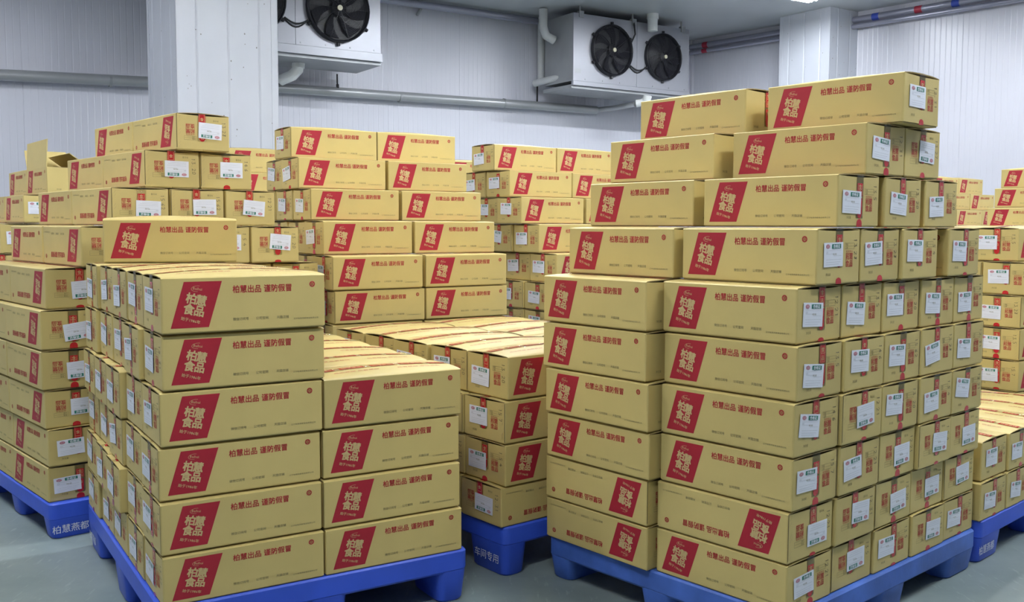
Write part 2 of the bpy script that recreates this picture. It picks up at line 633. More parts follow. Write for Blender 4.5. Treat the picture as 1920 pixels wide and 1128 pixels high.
def tape_mesh(k, crown):
    """clear film with red printed pieces: over the top seam and down both ends"""
    rr = random.Random(100 + k)
    mb = MB()
    off = (-0.012, 0.0, 0.006, -0.004)[k]        # end strip position across the end
    hw, rw = 0.022, 0.0165
    x0 = -BL / 2 - 0.0004
    def strip(xa, xb, h_, m, lift, steps):
        for i in range(steps):
            x0_, x1_ = xa + (xb - xa) * i / steps, xa + (xb - xa) * (i + 1) / steps
            for y0_, y1_ in ((off - h_, off), (off, off + h_)):
                mb.poly([(x_, y_, flap_z(y_, x_, crown) + lift) for x_, y_ in ((x0_, y0_), (x1_, y0_), (x1_, y1_), (x0_, y1_))], m)
    strip(-BL / 2, BL / 2, hw, M_film, .0008, 12)
    # red pieces along the top
    x = -BL / 2 + 0.012
    while x < BL / 2 - 0.03:
        xb = min(x + rr.uniform(0.06, 0.10), BL / 2 - 0.008)
        strip(x, xb, rw, M_tapered, .0014, 3)
        vs, fs, w_, h_ = text2d('柏慧食品', 0.0, 1)
        kx = (xb - x) * .8 / w_
        mb.add([((x + xb) / 2 + a * kx, off + b * .02, flap_z(off + b * .02, (x + xb) / 2 + a * kx, crown) + .0019) for a, b in vs], fs, M_cream)
        x = xb + rr.uniform(0.012, 0.03)
    for sgn in (-1, 1):
        def fe(p, sgn=sgn):
            return (sgn * (BL / 2 + p[2]), (p[0] + off) * 1.0, p[1])

        def ply(pts, m, lift):
            q = [fe((a, b, lift)) for a, b in pts]
            mb.poly(q if sgn > 0 else list(reversed(q)), m)
        zb = (0.034, 0.05, 0.042, 0.028)[k]
        ply([(-hw, zb), (hw, zb), (hw, BH - .001), (-hw, BH - .001)], M_film, .0004)
        # small film lip bridging the flap gap
        zt = flap_z(0, BL / 2, crown) - .0005
        ply([(-hw, BH - .010), (hw, BH - .010), (hw, zt), (-hw, zt)], M_film, .0010)
        ztop = BH - (0.006, 0.022, 0.004, 0.030)[k]
        zmid = BH * (0.62, 0.55, 0.48, 0.58)[k]
        z2 = zmid - 0.006
        ply([(-rw, zmid), (rw, zmid), (rw, ztop), (-rw, ztop)], M_tapered, .0008)
        pts = [(-rw * .9, z2)] + [(-rw * .9 * math.cos(math.pi * t / 8), zb + .016 - .016 * math.sin(math.pi * t / 8)) for t in range(9)] + [(rw * .9, z2)]
        ply(list(reversed(pts)) if False else pts, M_tapered, .0008)
        # pale printed outlines on the red
        for (a, b) in ((ztop - .004, (ztop + zmid) / 2 + .001), ((ztop + zmid) / 2 - .001, zmid + .003)):
            for e in (-1, 1):
                ply([(e * rw * .72 - .0006, b), (e * rw * .72 + .0006, b), (e * rw * .72 + .0006, a), (e * rw * .72 - .0006, a)], M_cream, .0012)
            ply([(-rw * .72, b), (rw * .72, b), (rw * .72, b + .0012), (-rw * .72, b + .0012)], M_cream, .0012)
        for ch, cz in (('食', (ztop * .72 + zmid * .28)), ('品', (ztop * .28 + zmid * .72)), ('柏', z2 - .016)):
            vs, fs, w_, h_ = text2d(ch, 0.0, 1)
            mb.add([fe((sgn * a * .017, cz + b * .017, .0012)) for a, b in vs], fs, M_cream)
        # the tape end coming up from underneath
        zl = (0.012, 0.020, 0.0, 0.026)[k]
        if zl:
            ply([(-rw, .001), (rw, .001)] + [(rw * math.cos(math.pi * t / 8), zl * .45 + zl * .55 * math.sin(math.pi * t / 8)) for t in range(9)], M_tapered, .0007)
    return mb.mesh('carton_tape')


ME_TAPE = [[tape_mesh(k, cr_) for k in range(4)] for cr_ in (0.0, CROWN)]

# certificate sheet: own axes, x across, y up, thickness along +z, origin in the middle
LW, LH = 0.112, 0.072


def sheet_meshes():
    mb = MB()
    n = 4
    for i in range(n):      # a slightly curled sheet
        xa, xb = -LW / 2 + LW * i / n, -LW / 2 + LW * (i + 1) / n
        za, zb = 0.0006 * (2 * i / n - 1) ** 2 + .0006, 0.0006 * (2 * (i + 1) / n - 1) ** 2 + .0006
        mb.poly([(xa, -LH / 2, za), (xb, -LH / 2, zb), (xb, LH / 2, zb), (xa, LH / 2, za)], M_paper)
        mb.poly([(xa, LH / 2, 0), (xb, LH / 2, 0), (xb, -LH / 2, 0), (xa, -LH / 2, 0)], M_paper)
    mb.poly([(-LW / 2, -LH / 2, 0), (LW / 2, -LH / 2, 0), (LW / 2, -LH / 2, .0012), (LW / 2 * .5, -LH / 2, .0006), (-LW / 2 * .5, -LH / 2, .0006), (-LW / 2, -LH / 2, .0012)], M_paper)
    sheet = mb.mesh('certificate_sheet')
    f = Face2D()
    z1, z2 = 0.0015, 0.0019
    f.rect(-.010, .018, .043, .031, M_green, z1)
    f.text('合格证', .0165, .0245, .0115, M_paper, z2, bold=0.02, width=.040)
    f.disc(-.034, .0245, .0115, .0065, M_labred, 18, z1)
    f.ring(-.034, .0245, .0098, .0052, .0008, M_paper, 18, z2)
    f.text('柏慧', -.034, .0245, .0062, M_paper, z2)
    for i, (a, b, v) in enumerate(((-.044, .046, .012), (-.044, -.004, .002), (.000, .046, -.004), (-.044, .046, -.015), (-.044, .040, -.0225), (-.044, .030, -.029))):
        f.rect(a, v, b, v + .0007, M_labgrey, z1)
    f.text('品名', -.038, .0068, .0062, M_labgrey, z1)
    f.text('检验', .006, .0010, .0062, M_dark, z1, width=.022)
    mb = MB()
    f.put(mb, lambda p: p)
    return sheet, mb.mesh('certificate_print')


ME_SHEET, ME_SHEETP = sheet_meshes()

DIG = {'0': [[(0, 0), (.5, .1), (.55, .8), (.2, 1), (0, .6), (0, 0)]], '1': [[(.2, .8), (.35, 1), (.3, 0)]],
       '2': [[(0, .8), (.3, 1), (.55, .75), (.05, .02), (.6, .05)]], '3': [[(0, .95), (.5, .95), (.2, .55), (.55, .3), (.3, 0), (0, .1)]],
       '4': [[(.35, 1), (0, .4), (.6, .4)], [(.45, .7), (.4, 0)]], '5': [[(.55, 1), (.1, .98), (.05, .6), (.5, .5), (.45, .1), (0, 0)]],
       '6': [[(.5, 1), (.05, .5), (.1, 0), (.5, .1), (.45, .45), (.08, .4)]], '7': [[(0, .95), (.55, 1), (.2, 0)]],
       '8': [[(.5, .9), (.1, .9), (.45, .4), (.3, 0), (0, .2), (.5, .9)]], '.': [[(.1, .05), (.18, 0)]], '/': [[(.5, 1), (0, 0)]]}


def hand_mesh(txt, k):
    """marker digits written down the edge of the end face (reads from the top down)"""
    rr = random.Random(k)
    f = Face2D()
    x = 0.0
    hgt = 0.0165
    base = (.905 - .5) * BW
    for ch in txt:
        if ch == ' ':
            x += .008
            continue
        for st in DIG[ch]:
            pts = []
            for a, b in st:
                du = x + a * hgt + rr.uniform(-.0008, .0008)
                dv = b * hgt + rr.uniform(-.0008, .0008)
                # rotate the writing a quarter turn clockwise
                pts.append((base - .004 + dv - hgt / 2 + x * 0.03, tv(.20) - du))
            f.stroke(pts, .0015, M_marker, .0006)
        x += .0155
    mb = MB()
    f.put(mb, face_end)
    return mb.mesh('marker_numbers')


ME_HAND = [hand_mesh(t, i) for i, t in enumerate(('13 27', '12.31', '15 62', '13 28', '1 5 4', '12 21', '13.20', '15 7', '14 6', '13 5'))]

# ------------------------------------------------------------------ stacks
HS = [0.1568, 0.1636, 0.1665, 0.1705, 0.1728, 0.1761, 0.1788, 0.17, 0.171, 0.1706]


def zlayer(base, k):        # bottom of layer k (1-based)
    return base + sum(HS[:k - 1])


PYR = {1: [0, 1, 2, 3, 4], 2: [0, 1, 2, 3, 4], 3: [0, 1, 2, 3, 4], 4: [0, 1, 2, 3, 4], 5: [0, 1, 2, 3, 4], 6: [0, 1, 2, 3, 4],
       7: [.5, 1.5, 2.5, 3.5], 8: [1, 2, 3], 9: [1.5, 2.5], 10: [2]}


def rows(upto, base=PYR):
    return {k: v for k, v in base.items() if k <= upto}


RP = dict(PYR)
RP[7] = [.40, 1.41, 2.42, 3.75]
RP[8] = [.82, 1.93, 3.05]
KP = {k: [b for b in v if b <= 3.01] for k, v in PYR.items()}
CP = rows(9)
GP = rows(7)
GP[7] = [.2, 1.3]
# key: frames (x, y, yaw) per column, side of the rows (+1: rows to the left of the long axis), base height, rows per layer and column
S = {
    'A': dict(fr=[(-1.0539, 2.8694, .5614)], sg=1, base=.1859, rows=[rows(6), rows(4)],
              off={1: (-.006, -.01), 2: (-.009, -.002), 3: (-.005, .01), 4: (.001, .005), 5: (.009, .006), 6: (.01, -.008)},
              name='front left pallet', cols=('left', 'right')),
    'R': dict(fr=[(.8469, 2.8793, 2.2997), (.4538, 3.2546, 2.2782)], sg=-1, base=.158, rows=[RP, PYR],
              off={1: (.009, -.001), 2: (.008, -.002), 3: (0, .006), 4: (-.001, .005), 5: (.003, .017), 6: (.013, .025), 9: (-.002, -.016), 10: (-.043, .005)},
              off2={1: (-.005, .014), 2: (-.003, .012), 3: (-.012, .005), 4: (-.010, -.002), 5: (.004, .002), 6: (.006, .003), 7: (-.002, -.007), 8: (.013, -.01), 9: (.025, -.019), 10: (.006, .002)},
              name='front right pallet', cols=('right', 'left')),
    'B': dict(fr=[(-1.9588, 4.0646, 2.3049)], sg=-1, base=.1572, rows=[PYR, PYR],
              off={1: (.015, -.012), 2: (.001, -.009), 3: (.011, -.019), 4: (.008, -.025), 5: (.008, -.024), 6: (.016, .001), 7: (-.01, .009), 8: (-.012, .013), 9: (-.002, .032), 10: (-.035, .034)},
              name='left edge pyramid stack', cols=('front', 'back')),
    'D': dict(fr=[(-.8988, 4.8826, .5863)], sg=1, base=.187, rows=[PYR, PYR],
              off={5: (.007, -.004), 6: (.006, -.005), 7: (.007, -.006), 8: (.004, .002), 9: (-.012, .009), 10: (-.012, .005)},
              name='centre back pyramid stack', cols=('left', 'right')),
    'E': dict(fr=[(-.0255, 3.622, .685)], sg=1, base=.1974, rows=[rows(4), rows(4)],
              off={1: (-.017, .002), 2: (.001, -.005), 3: (-.001, 0), 4: (.017, .004)},
              name='low stack between front pallets', cols=('left', 'right')),
    'F': dict(fr=[(.2368, 5.8428, .6517)], sg=1, base=.175, rows=[PYR, PYR],
              off={6: (.027, -.023), 7: (.009, -.005), 8: (-.006, .005), 9: (-.006, .011), 10: (-.025, .013)},
              name='back pyramid stack right of centre', cols=('left', 'right')),
    'I': dict(fr=[(1.866, 3.789, 2.32)], sg=-1, base=.1763, rows=[rows(2), rows(2)],
              off={1: (-.006, -.009), 2: (.006, .009)}, name='low right edge pallet', cols=('front', 'back')),
    'G': dict(fr=[(2.6624, 5.0545, .62)], sg=1, base=.16, rows=[GP, GP], off={6: (.02, -.03), 7: (.05, 0)},
              name='tall right edge stack', cols=('left', 'right')),
    'H': dict(fr=[(4.5974, 7.4836, 2.2993)], sg=-1, base=.162, rows=[PYR, PYR], off={},
              name='far right back stack', cols=('right', 'left')),
    'J': dict(fr=[(4.6449, 9.6266, .6538)], sg=1, base=.174, rows=[PYR, PYR], off={},
              name='farthest stack by right wall', cols=('left', 'right')),
    'K': dict(fr=[(-1.6978, 6.423, .6179)], sg=1, base=.193, rows=[KP, KP], off={},
              name='stack before left white column', cols=('left', 'right')),
    'M': dict(fr=[(-.2145, 7.384, .61)], sg=1, base=.177, rows=[PYR, PYR], off={},
              name='far stack behind centre', cols=('left', 'right')),
    'C': dict(fr=[(-3.0777, 5.5588, 2.2445)], sg=-1, base=.17, rows=[CP, CP], off={},
              name='far left back stack', cols=('front', 'back')),
}
ORD = ['', 'bottom', 'second', 'third', 'fourth', 'fifth', 'sixth', 'seventh', 'eighth', 'ninth', 'tenth']
ROWW = ['front row', 'second row', 'third row', 'fourth row', 'rearmost row']


def flipped(s, k, c, r):
    if s == 'R':
        if c == 1:
            return k <= 2
        return (k, r) in {(1, 1), (1, 3), (2, 0), (2, 1), (2, 2), (2, 3), (2, 4), (3, 2), (3, 3), (3, 4), (4, 1), (9, 1)}
    if s == 'B':
        return (c == 0 and k >= 3)
    if s == 'E':
        return k == 1
    return False


#KEEP-BEGIN
# cartons that can be seen (layer: column and row digits); those wholly inside the stacks are left out
SEEN = {
    'A': {1: '00 01 02 03 04 10', 2: '00 01 02 03 04 10', 3: '00 01 02 03 04 10', 4: '00 01 02 03 04 10 11 12 13 14', 5: '00 01 02 03 04', 6: '00 01 02 03 04'},
    'B': {1: '00 10', 2: '00 10', 3: '00 10', 4: '00 03 04 10', 5: '00 03 04 10', 6: '00 03 04 10', 7: '00 02 03 10', 8: '00 01 02 10', 9: '00 01 10', 10: '00 10'},
    'C': {1: '00 10', 2: '00 10', 3: '00 10', 4: '00 10', 5: '00 10', 6: '00 01 10', 7: '00 01 10', 8: '00 01 10', 9: '00 01 10'},
    'D': {4: '00 01 10', 5: '00 01 10', 6: '00 01 02 10', 7: '00 01 02 03 10', 8: '00 01 02 10', 9: '00 01 10', 10: '00 10'},
    'E': {1: '00 01', 2: '00 01', 3: '00 01', 4: '00 01 02 03 04 11 12 13 14'},
    'F': {4: '00 01 02 10', 5: '00 01 02 10', 6: '00 01 02 03 10', 7: '00 01 02 10', 8: '00 01 02 10', 9: '00 01 10', 10: '00 10'},
    'G': {1: '10', 2: '00 01 10', 3: '00 01 02 10', 4: '00 01 02 10', 5: '00 01 02 10', 6: '00 01 02 03 10 14', 7: '00 01 10 11'},
    'H': {1: '00', 2: '00', 3: '00', 4: '00', 5: '00', 6: '00', 7: '00 10', 8: '00 10', 9: '00 10', 10: '00 10'},
    'I': {1: '00 01 02 03 04', 2: '00 01 02 03 04 13 14'},
    'J': {6: '00 01 04', 7: '00 01 02 03', 8: '00 01 02 10', 9: '00 01 10', 10: '00 10'},
    'K': {7: '00', 8: '00', 9: '00 01', 10: '00 10'},
    'M': {9: '00 01', 10: '00'},
    'R': {1: '00 01 02 03 04 10', 2: '00 01 02 03 04 10', 3: '00 01 02 03 04 10', 4: '00 01 02 03 04 10', 5: '00 01 02 03 04 10', 6: '00 01 02 03 04 10', 7: '00 01 02 03 10', 8: '00 01 02 10', 9: '00 01 10', 10: '00 10'},
}
KEEP = {"%s%d.%s.%s" % (s_, l_, q[0], q[1]) for s_, d_ in SEEN.items() for l_, w_ in d_.items() for q in w_.split()}
#KEEP-END


def make_carton(loc, yaw, hz, key, flip, label, group, opened=False, jit=True, bare=0):
    s, k, c, r = key
    rr = random.Random('%s%d%d%d' % (s, k, c, r))
    root = link('carton', ME_BODY_OPEN if opened else ME_BODY)
    tag(root, label, 'carton', group)
    j = 0.006 if jit else 0
    root.location = (loc[0] + rr.uniform(-.002, .002), loc[1] + rr.uniform(-.002, .002), loc[2])
    root.rotation_euler = (0, 0, yaw + rr.uniform(-j, j))
    root.scale = (1, 1, (hz - .0008) / BH)
    bk = S[s]['sg'] < 0          # which long side faces the aisle
    link('logo_print', ME_SIDE[(flip, bk, 0)], root)
    link('slogan_print', ME_SIDE[(flip, bk, 1)], root)
    link('caption_print', ME_SIDE[(flip, bk, 2)], root)['kind'] = 'stuff'
    link('round_mark', ME_SIDE[(flip, bk, 3)], root)
    st = rr.random() < .5
    link('seal_print', ME_END[(flip, st, 0)], root)
    link('stamp_print', ME_END[(flip, st, 1)], root)['kind'] = 'stuff'
    if opened:
        # four raised flaps
        t = .004
        for nm, lo, hi, px, rot in (('flap', (-BL / 2 + .004, -t, 0), (BL / 2 - .004, 0, .165), (0, BW / 2 - .001, BH - .008), (math.radians(3), 0, 0)),
                                    ('flap', (-BL / 2 + .004, 0, 0), (BL / 2 - .004, t, .150), (0, -BW / 2 + .001, BH - .008), (math.radians(-54), 0, 0)),
                                    ('flap', (-t, -BW / 2 + .004, 0), (0, BW / 2 - .004, .14), (BL / 2 - .001, 0, BH - .008), (0, math.radians(25), 0))):
            mb = MB()
            mb.box(lo, hi, M_card)
            o = link(nm, mb.mesh('open_flap'), root, px)
            o.rotation_euler = rot
        return root
    for sg in (-1, 1):
        link('top_flap', ME_FLAP[(sg, bare)], root)
    link('top_print', ME_TOP[bare], root)['kind'] = 'stuff'
    tk = rr.randrange(4)
    link('packing_tape', ME_TAPE[bare][tk], root)
    # certificate and marker number on the end that faces the aisle
    if c == 1:
        return root
    lu = (-.040 + rr.uniform(-.010, .010)) if not flip else (.026 + rr.uniform(-.010, .010))
    lv = -.002 + rr.uniform(-.012, .012)
    ang = rr.gauss(0, .05) + (math.pi if flip else 0)
    sh = link('certificate', ME_SHEET, root)
    p = face_end((lu, lv, .0016))
    basis = Matrix(((0, 0, -1, p[0]), (-1, 0, 0, p[1]), (0, 1, 0, p[2]), (0, 0, 0, 1)))
    sh.matrix_local = basis @ Matrix.Rotation(ang, 4, 'Z')
    sh['label'] = 'white conformity certificate sheet'
    link('certificate_print', ME_SHEETP, sh)
    link('handwritten_number', ME_HAND[rr.randrange(len(ME_HAND))], root)
    return root


for s, d in S.items():
    for c in (0, 1):
        if len(d['fr']) > c:
            X, Y, t = d['fr'][c]
            ca = 0
        else:
            X, Y, t = d['fr'][0]
            ca = c
        A = Vector((math.cos(t), math.sin(t)))
        B = Vector((-math.sin(t), math.cos(t))) * d['sg']
        offs = d.get('off2', d['off']) if c == 1 else d['off']
        for k, bs in d['rows'][c].items():
            oa, ob = offs.get(k, (0, 0))
            for r, b in enumerate(bs):
                code = '%s%d.%d.%d' % (s, k, c, r)
                if KEEP is not None and code not in KEEP:
                    continue
                p = Vector((X, Y)) + A * ((ca + .5) * L0 + oa) + B * ((b + .5) * W0 + ob)
                fl = flipped(s, k, c, r)
                if c == 0:      # hand stacked: some cartons stand a little proud of the row
                    q_ = random.Random('push%s%d%d' % (s, k, r))
                    pr = {'A': .020, 'B': .010, 'R': .008, 'E': .012, 'D': .016, 'F': .016}.get(s, .01)
                    p = p - A * (max(q_.uniform(-.5, 1) * pr, -.002) if (r > 0 or s in 'DF') else 0)
                opened = (s == 'C' and k == 9 and c == 0 and r == 0)
                n = len(bs)
                rw = 'only row' if n == 1 else (ROWW[r] if r < n - 1 else 'rearmost row')
                if s in 'BRI':
                    rw = {'front row': 'leftmost', 'second row': 'second from left', 'third row': 'third from left',
                          'fourth row': 'fourth from left', 'rearmost row': 'rightmost', 'only row': 'alone in its row'}[rw]
                lay = ORD[k] + ' layer'
                if opened:
                    lab = 'opened tan carton with raised flaps on top of far left back stack'
                elif fl:
                    lab = 'upside-down tan carton, %s, %s, %s column, %s' % (d['name'], lay, d['cols'][c], rw)
                else:
                    lab = 'tan carton, %s, %s, %s column, %s' % (d['name'], lay, d['cols'][c], rw)
                above = d['rows'][c].get(k + 1, [])
                bare = 0 if any(abs(b - q) < .99 for q in above) or (s == 'A' and k == 6 and r >= 3) else 1
                make_carton((p.x, p.y, zlayer(d['base'], k)), t, HS[k - 1], (s, k, c, r), fl, lab, 'cartons on the ' + d['name'], opened, bare=bare)
# the single carton set askew on the front left pallet
t = .3246
A = Vector((math.cos(t), math.sin(t)))
B = Vector((-math.sin(t), math.cos(t)))
p = Vector((-1.6278, 3.8619)) + A * L0 / 2 + B * W0 / 2
make_carton((p.x, p.y, zlayer(.1859, 7)), t, HS[6], ('A', 7, 0, 0), False,
            'tan carton set askew alone on top of front left pallet', 'cartons on the front left pallet', bare=1)


# ------------------------------------------------------------------ pallets
def rbox(mb, x0, y0, x1, y1, z0, z1, m, r=.02, inset=0.0, n=3):
    """rounded-corner block, the bottom drawn in by inset"""
    rings = []
    for z, ins in ((z0, inset + .006), (z0 + .008, inset), (z1 - .006, 0), (z1, .005)):
        ring = []
        for sx, sy, a0 in ((1, 1, 0), (-1, 1, 90), (-1, -1, 180), (1, -1, 270)):
            cx = (x1 - r - ins) if sx > 0 else (x0 + r + ins)
            cy = (y1 - r - ins) if sy > 0 else (y0 + r + ins)
            for k in range(n + 1):
                a = math.radians(a0 + 90 * k / n)
                ring.append((cx + r * math.cos(a), cy + r * math.sin(a), z))
        rings.append(ring)
    q = len(rings[0])
    vs = [p for ring in rings for p in ring]
    fs = [(i * q + k, i * q + (k + 1) % q, (i + 1) * q + (k + 1) % q, (i + 1) * q + k) for i in range(len(rings) - 1) for k in range(q)]
    fs += [tuple(range(q - 1, -1, -1)), tuple((len(rings) - 1) * q + k for k in range(q))]
    mb.add(vs, fs, m)


PALN = {'A': 'blue plastic pallet under the front left cartons', 'R': 'scuffed blue plastic pallet under the front right cartons',
        'B': 'blue plastic pallet at the left edge under the pyramid stack', 'D': 'blue plastic pallet under the centre back pyramid stack',
        'E': 'blue plastic pallet under the low stack between the front pallets', 'F': 'blue plastic pallet under the back pyramid right of centre',
        'I': 'blue plastic pallet at right edge under two carton layers', 'G': 'blue plastic pallet under the tall right edge stack',
        'H': 'blue plastic pallet under the far right back stack', 'J': 'blue plastic pallet under the farthest stack by right wall',
        'K': 'blue plastic pallet before the left white column', 'M': 'blue plastic pallet under the far stack behind centre',
        'C': 'blue plastic pallet under the far left back stack'}
KEEP_PAL = 'ARBEIGHC'
for s, d in S.items():
    if s not in KEEP_PAL:
        continue
    X, Y, t = d['fr'][0]
    A = Vector((math.cos(t), math.sin(t)))
    B = Vector((-math.sin(t), math.cos(t))) * d['sg']
    la = 2 * L0 + (.012 if s == 'R' else .0)
    nb = 4 if s == 'K' else 5
    lb = nb * W0
    o_ = .004 if s in 'REI' else .014
    hgt = d['base']
    c0 = Vector((X, Y)) + A * la / 2 + B * lb / 2
    root = link('pallet', None, None, (c0.x, c0.y, 0), t)
    tag(root, PALN[s], 'pallet', 'blue plastic pallets')
    hx, hy = la / 2 + o_, lb / 2 + o_
    m = M_blueold if s == 'R' else M_blue
    rim = .076
    mb = MB()
    rbox(mb, -hx, -hy, hx, hy, hgt - rim, hgt - .0005, m, r=.03)
    link('deck', mb.mesh('pallet_deck', True), root)
    lx = (.125, .15, .125)
    ly = (.235, .20, .235) if nb == 5 else (.2, .16, .2)
    for i in range(3):
        for j in range(3):
            cx = (-hx + lx[0] / 2, 0, hx - lx[2] / 2)[i]
            cy = (-hy + ly[0] / 2, 0, hy - ly[2] / 2)[j]
            mb = MB()
            e = .0015
            rbox(mb, -lx[i] / 2 + e, -ly[j] / 2 + e, lx[i] / 2 - e, ly[j] / 2 - e, 0, hgt - rim + .010, m, r=.03, inset=.010)
            lg = link('leg', mb.mesh('pallet_leg', True), root, (cx, cy, 0))
            # stencilled lettering on the outer faces of corner legs along the row side
            if i != 1 and j != 1 and s in 'BEIACR':
                f = Face2D()
                txt = '车间专用' if s == 'E' else '柏慧燕都'
                f.text(txt, -.034 if j == 2 else 0, 0, .038, M_white, .0008, bold=0.004, width=.150)
                mb = MB()
                sx = -1 if i == 0 else 1
                ins = .0045
                f.put(mb, lambda p, sx=sx, i=i: (sx * (lx[i] / 2 - e - ins + p[2] + .0012), sx * p[0], (hgt - rim) * .52 + p[1]))
                if s != 'R':
                    link('lettering', mb.mesh('pallet_lettering'), lg)

# ------------------------------------------------------------------ room shell
P0 = CORNER
P1 = CORNER + T1 * LEN1
P2 = CORNER + T2 * LEN2
P3 = P1 + T2 * LEN2


def quad(name, pts, m, thick):
    mb = MB()
    n = len(pts)
    lo = [(x, y, z + thick[0]) for x, y, z in pts]
    hi = [(x, y, z + thick[1]) for x, y, z in pts]
    vs = lo + hi
    fs = [tuple(range(n - 1, -1, -1)), tuple(range(n, 2 * n))] + [(k, (k + 1) % n, n + (k + 1) % n, n + k) for k in range(n)]
    mb.add(vs, fs, m)
    return link(name, mb.mesh(name))


poly = [P0, P1, P3, P2]
cyc = [(p.x, p.y, 0) for p in poly]
tag(quad('floor', cyc, M_floor, (-.1, 0)), 'grey green painted concrete floor', kind='structure')
tag(quad('ceiling', [(x, y, CEIL) for x, y, z in cyc], M_ceil, (0, .1)), 'pale grey metal panel ceiling', kind='structure')


def ribbed_wall(name, start, direc, inward, length, label, pw=1.0, full=True):
    """insulated wall: dark backing with vertical panels, each with pressed ribs"""
    wall = MB()
    a = start
    b = start + direc * length
    bk = -inward * .06
    pts = [a, b, b + bk, a + bk]
    vs = [(p.x, p.y, 0) for p in pts] + [(p.x, p.y, CEIL) for p in pts]
    wall.add(vs, [(0, 1, 2, 3), (7, 6, 5, 4), (0, 4, 5, 1), (1, 5, 6, 2), (2, 6, 7, 3), (3, 7, 4, 0)], M_groove)
    o = link(name, wall.mesh(name))
    tag(o, label, kind='structure')
    n = int(length / pw)
    nr = 15
    mb = MB()
    prof = []
    g = .0008
    for k in range(nr):
        x0 = g + (pw - 2 * g) * k / nr
        x1 = g + (pw - 2 * g) * (k + 1) / nr
        prof += [(x0, .0121), (x0 + .008, .014), (x1 - .008, .014)]
    prof.append((pw - g, .012))
    prof = [(g, .0)] + prof + [(pw - g, .0)]
    vs = [(x, y, z) for z in (0.0, CEIL) for x, y in prof]
    q = len(prof)
    mb.add(vs, [(k, k + 1, q + k + 1, q + k) for k in range(q - 1)], M_panel)
    me = mb.mesh('wall_panel_sheet')
    for i in range(n):
        p = start + direc * (i * pw)
        ob = link('wall_panel', me, o)
        ex, ey = direc, inward
        ob.matrix_local = Matrix(((ex.x, ey.x, 0, p.x), (ex.y, ey.y, 0, p.y), (0, 0, 1, 0), (0, 0, 0, 1)))
    return o


ribbed_wall('wall_back', P0, T1, N1, LEN1, 'white ribbed insulated panel wall behind the coolers')
ribbed_wall('wall_right', P0, T2, -N2 if N2.dot(Vector((0, 0)) - P0) < 0 else N2, LEN2, 'bright white ribbed insulated wall at the right')
ribbed_wall('wall_left', P1, T2, (-T1), LEN2, 'white panel wall out of view on the left')
ribbed_wall('wall_front', P2, T1, (-T2), LEN1, 'white panel wall behind the camera')

# corner flashing strip
mb = MB()
ci = (N1 + (N2 if N2.dot(Vector((0, 0)) - P0) > 0 else -N2)).normalized() * .03
mb.box((-.03, -.03, 0), (.03, .03, CEIL - .002), M_panel)
o = link('trim_1', mb.mesh('corner_trim'), None, (P0.x + ci.x, P0.y + ci.y, 0), math.radians(35))
tag(o, 'white corner flashing where the two walls meet', kind='structure')


# columns
def column(x, y, s, lab):
    root = link('column', None, None, (x, y, 0), math.radians(35))
    tag(root, lab, kind='structure')
    # local: x along the back wall direction, y away from the viewer; front corner at the origin
    core = MB()
    core.box((.012, .012, 0), (s - .012, s - .012, CEIL), M_groove)
    link('column_core', core.mesh('column_core'), root)
    h = CEIL - .001

    def panel(w_):
        mb = MB()
        prof = [(.0006, 0), (.0006, .0085), (.012, .014), (w_ - .012, .014), (w_ - .0006, .0085), (w_ - .0006, 0)]
        q = len(prof)
        vs = [(a, -b, z) for z in (0, h) for a, b in prof]
        mb.add(vs, [(k, k + 1, q + k + 1, q + k) for k in range(q - 1)], M_col)
        return mb.mesh('column_panel_sheet')
    fr = (.19, .31, .31, .19)
    for side in range(4):
        a = 0.0
        for w_ in fr:
            ob = link('cladding_panel', panel(w_ * s), root)
            m = Matrix.Rotation(side * math.pi / 2, 4, 'Z')
            cx = Matrix.Translation((s / 2, s / 2, 0)) @ m @ Matrix.Translation((-s / 2 + a * s, -s / 2 + .014, 0))
            ob.matrix_local = cx
            a += w_
    for cx, cy in ((0, 0), (1, 0), (1, 1), (0, 1)):
        mb = MB()
        sx = 1 if cx == 0 else -1
        sy = 1 if cy == 0 else -1
        t_ = .004
        wv = .05
        X0, Y0 = cx * s, cy * s
        mb.box((min(X0 - sx * t_, X0 + sx * wv), min(Y0 - sy * t_, Y0), 0), (max(X0 - sx * t_, X0 + sx * wv), max(Y0 - sy * t_, Y0), h), M_col)
        mb.box((min(X0 - sx * t_, X0), min(Y0 - sy * t_, Y0 + sy * wv), 0), (max(X0 - sx * t_, X0), max(Y0 - sy * t_, Y0 + sy * wv), h), M_col)
        link('corner_trim', mb.mesh('column_corner'), root)
    # rivets and dirt specks on the two faces toward the room
    rr = random.Random(int(x * 100))
    mb = MB()
    for _ in range(70):
        u_, z_, r_ = rr.uniform(.02, s - .02), rr.uniform(1.6, 4.0), rr.uniform(.0025, .006)
        if rr.random() < .7:
            pts = [(u_ + r_ * math.cos(a), -.0035, z_ + r_ * rr.uniform(1, 1.6) * math.sin(a)) for a in [k * math.pi / 3 for k in range(6)]]
        else:
            pts = [(-.0035, u_ + r_ * math.cos(-a), z_ + r_ * 1.3 * math.sin(-a) * -1) for a in [k * math.pi / 3 for k in range(6)]]
        mb.poly(pts, M_speck)
    o = link('dirt_specks', mb.mesh('dirt_specks'), root)
    o['kind'] = 'stuff'


column(-2.520, 7.40, .79, 'white panel clad column behind the left pyramid stack')
column(3.979, 12.40, .79, 'white panel clad column behind the front right pallet')


# ------------------------------------------------------------------ services on the walls
def W3(t_, off, z):         # point on the back wall: metres from the corner, off the wall, height
    p = CORNER + T1 * t_ + N1 * off
    return Vector((p.x, p.y, z))


inw = N2 if N2.dot(Vector((0, 0)) - P0) > 0 else -N2


def V3(t_, off, z):
    p = CORNER + T2 * t_ + inw * off
    return Vector((p.x, p.y, z))


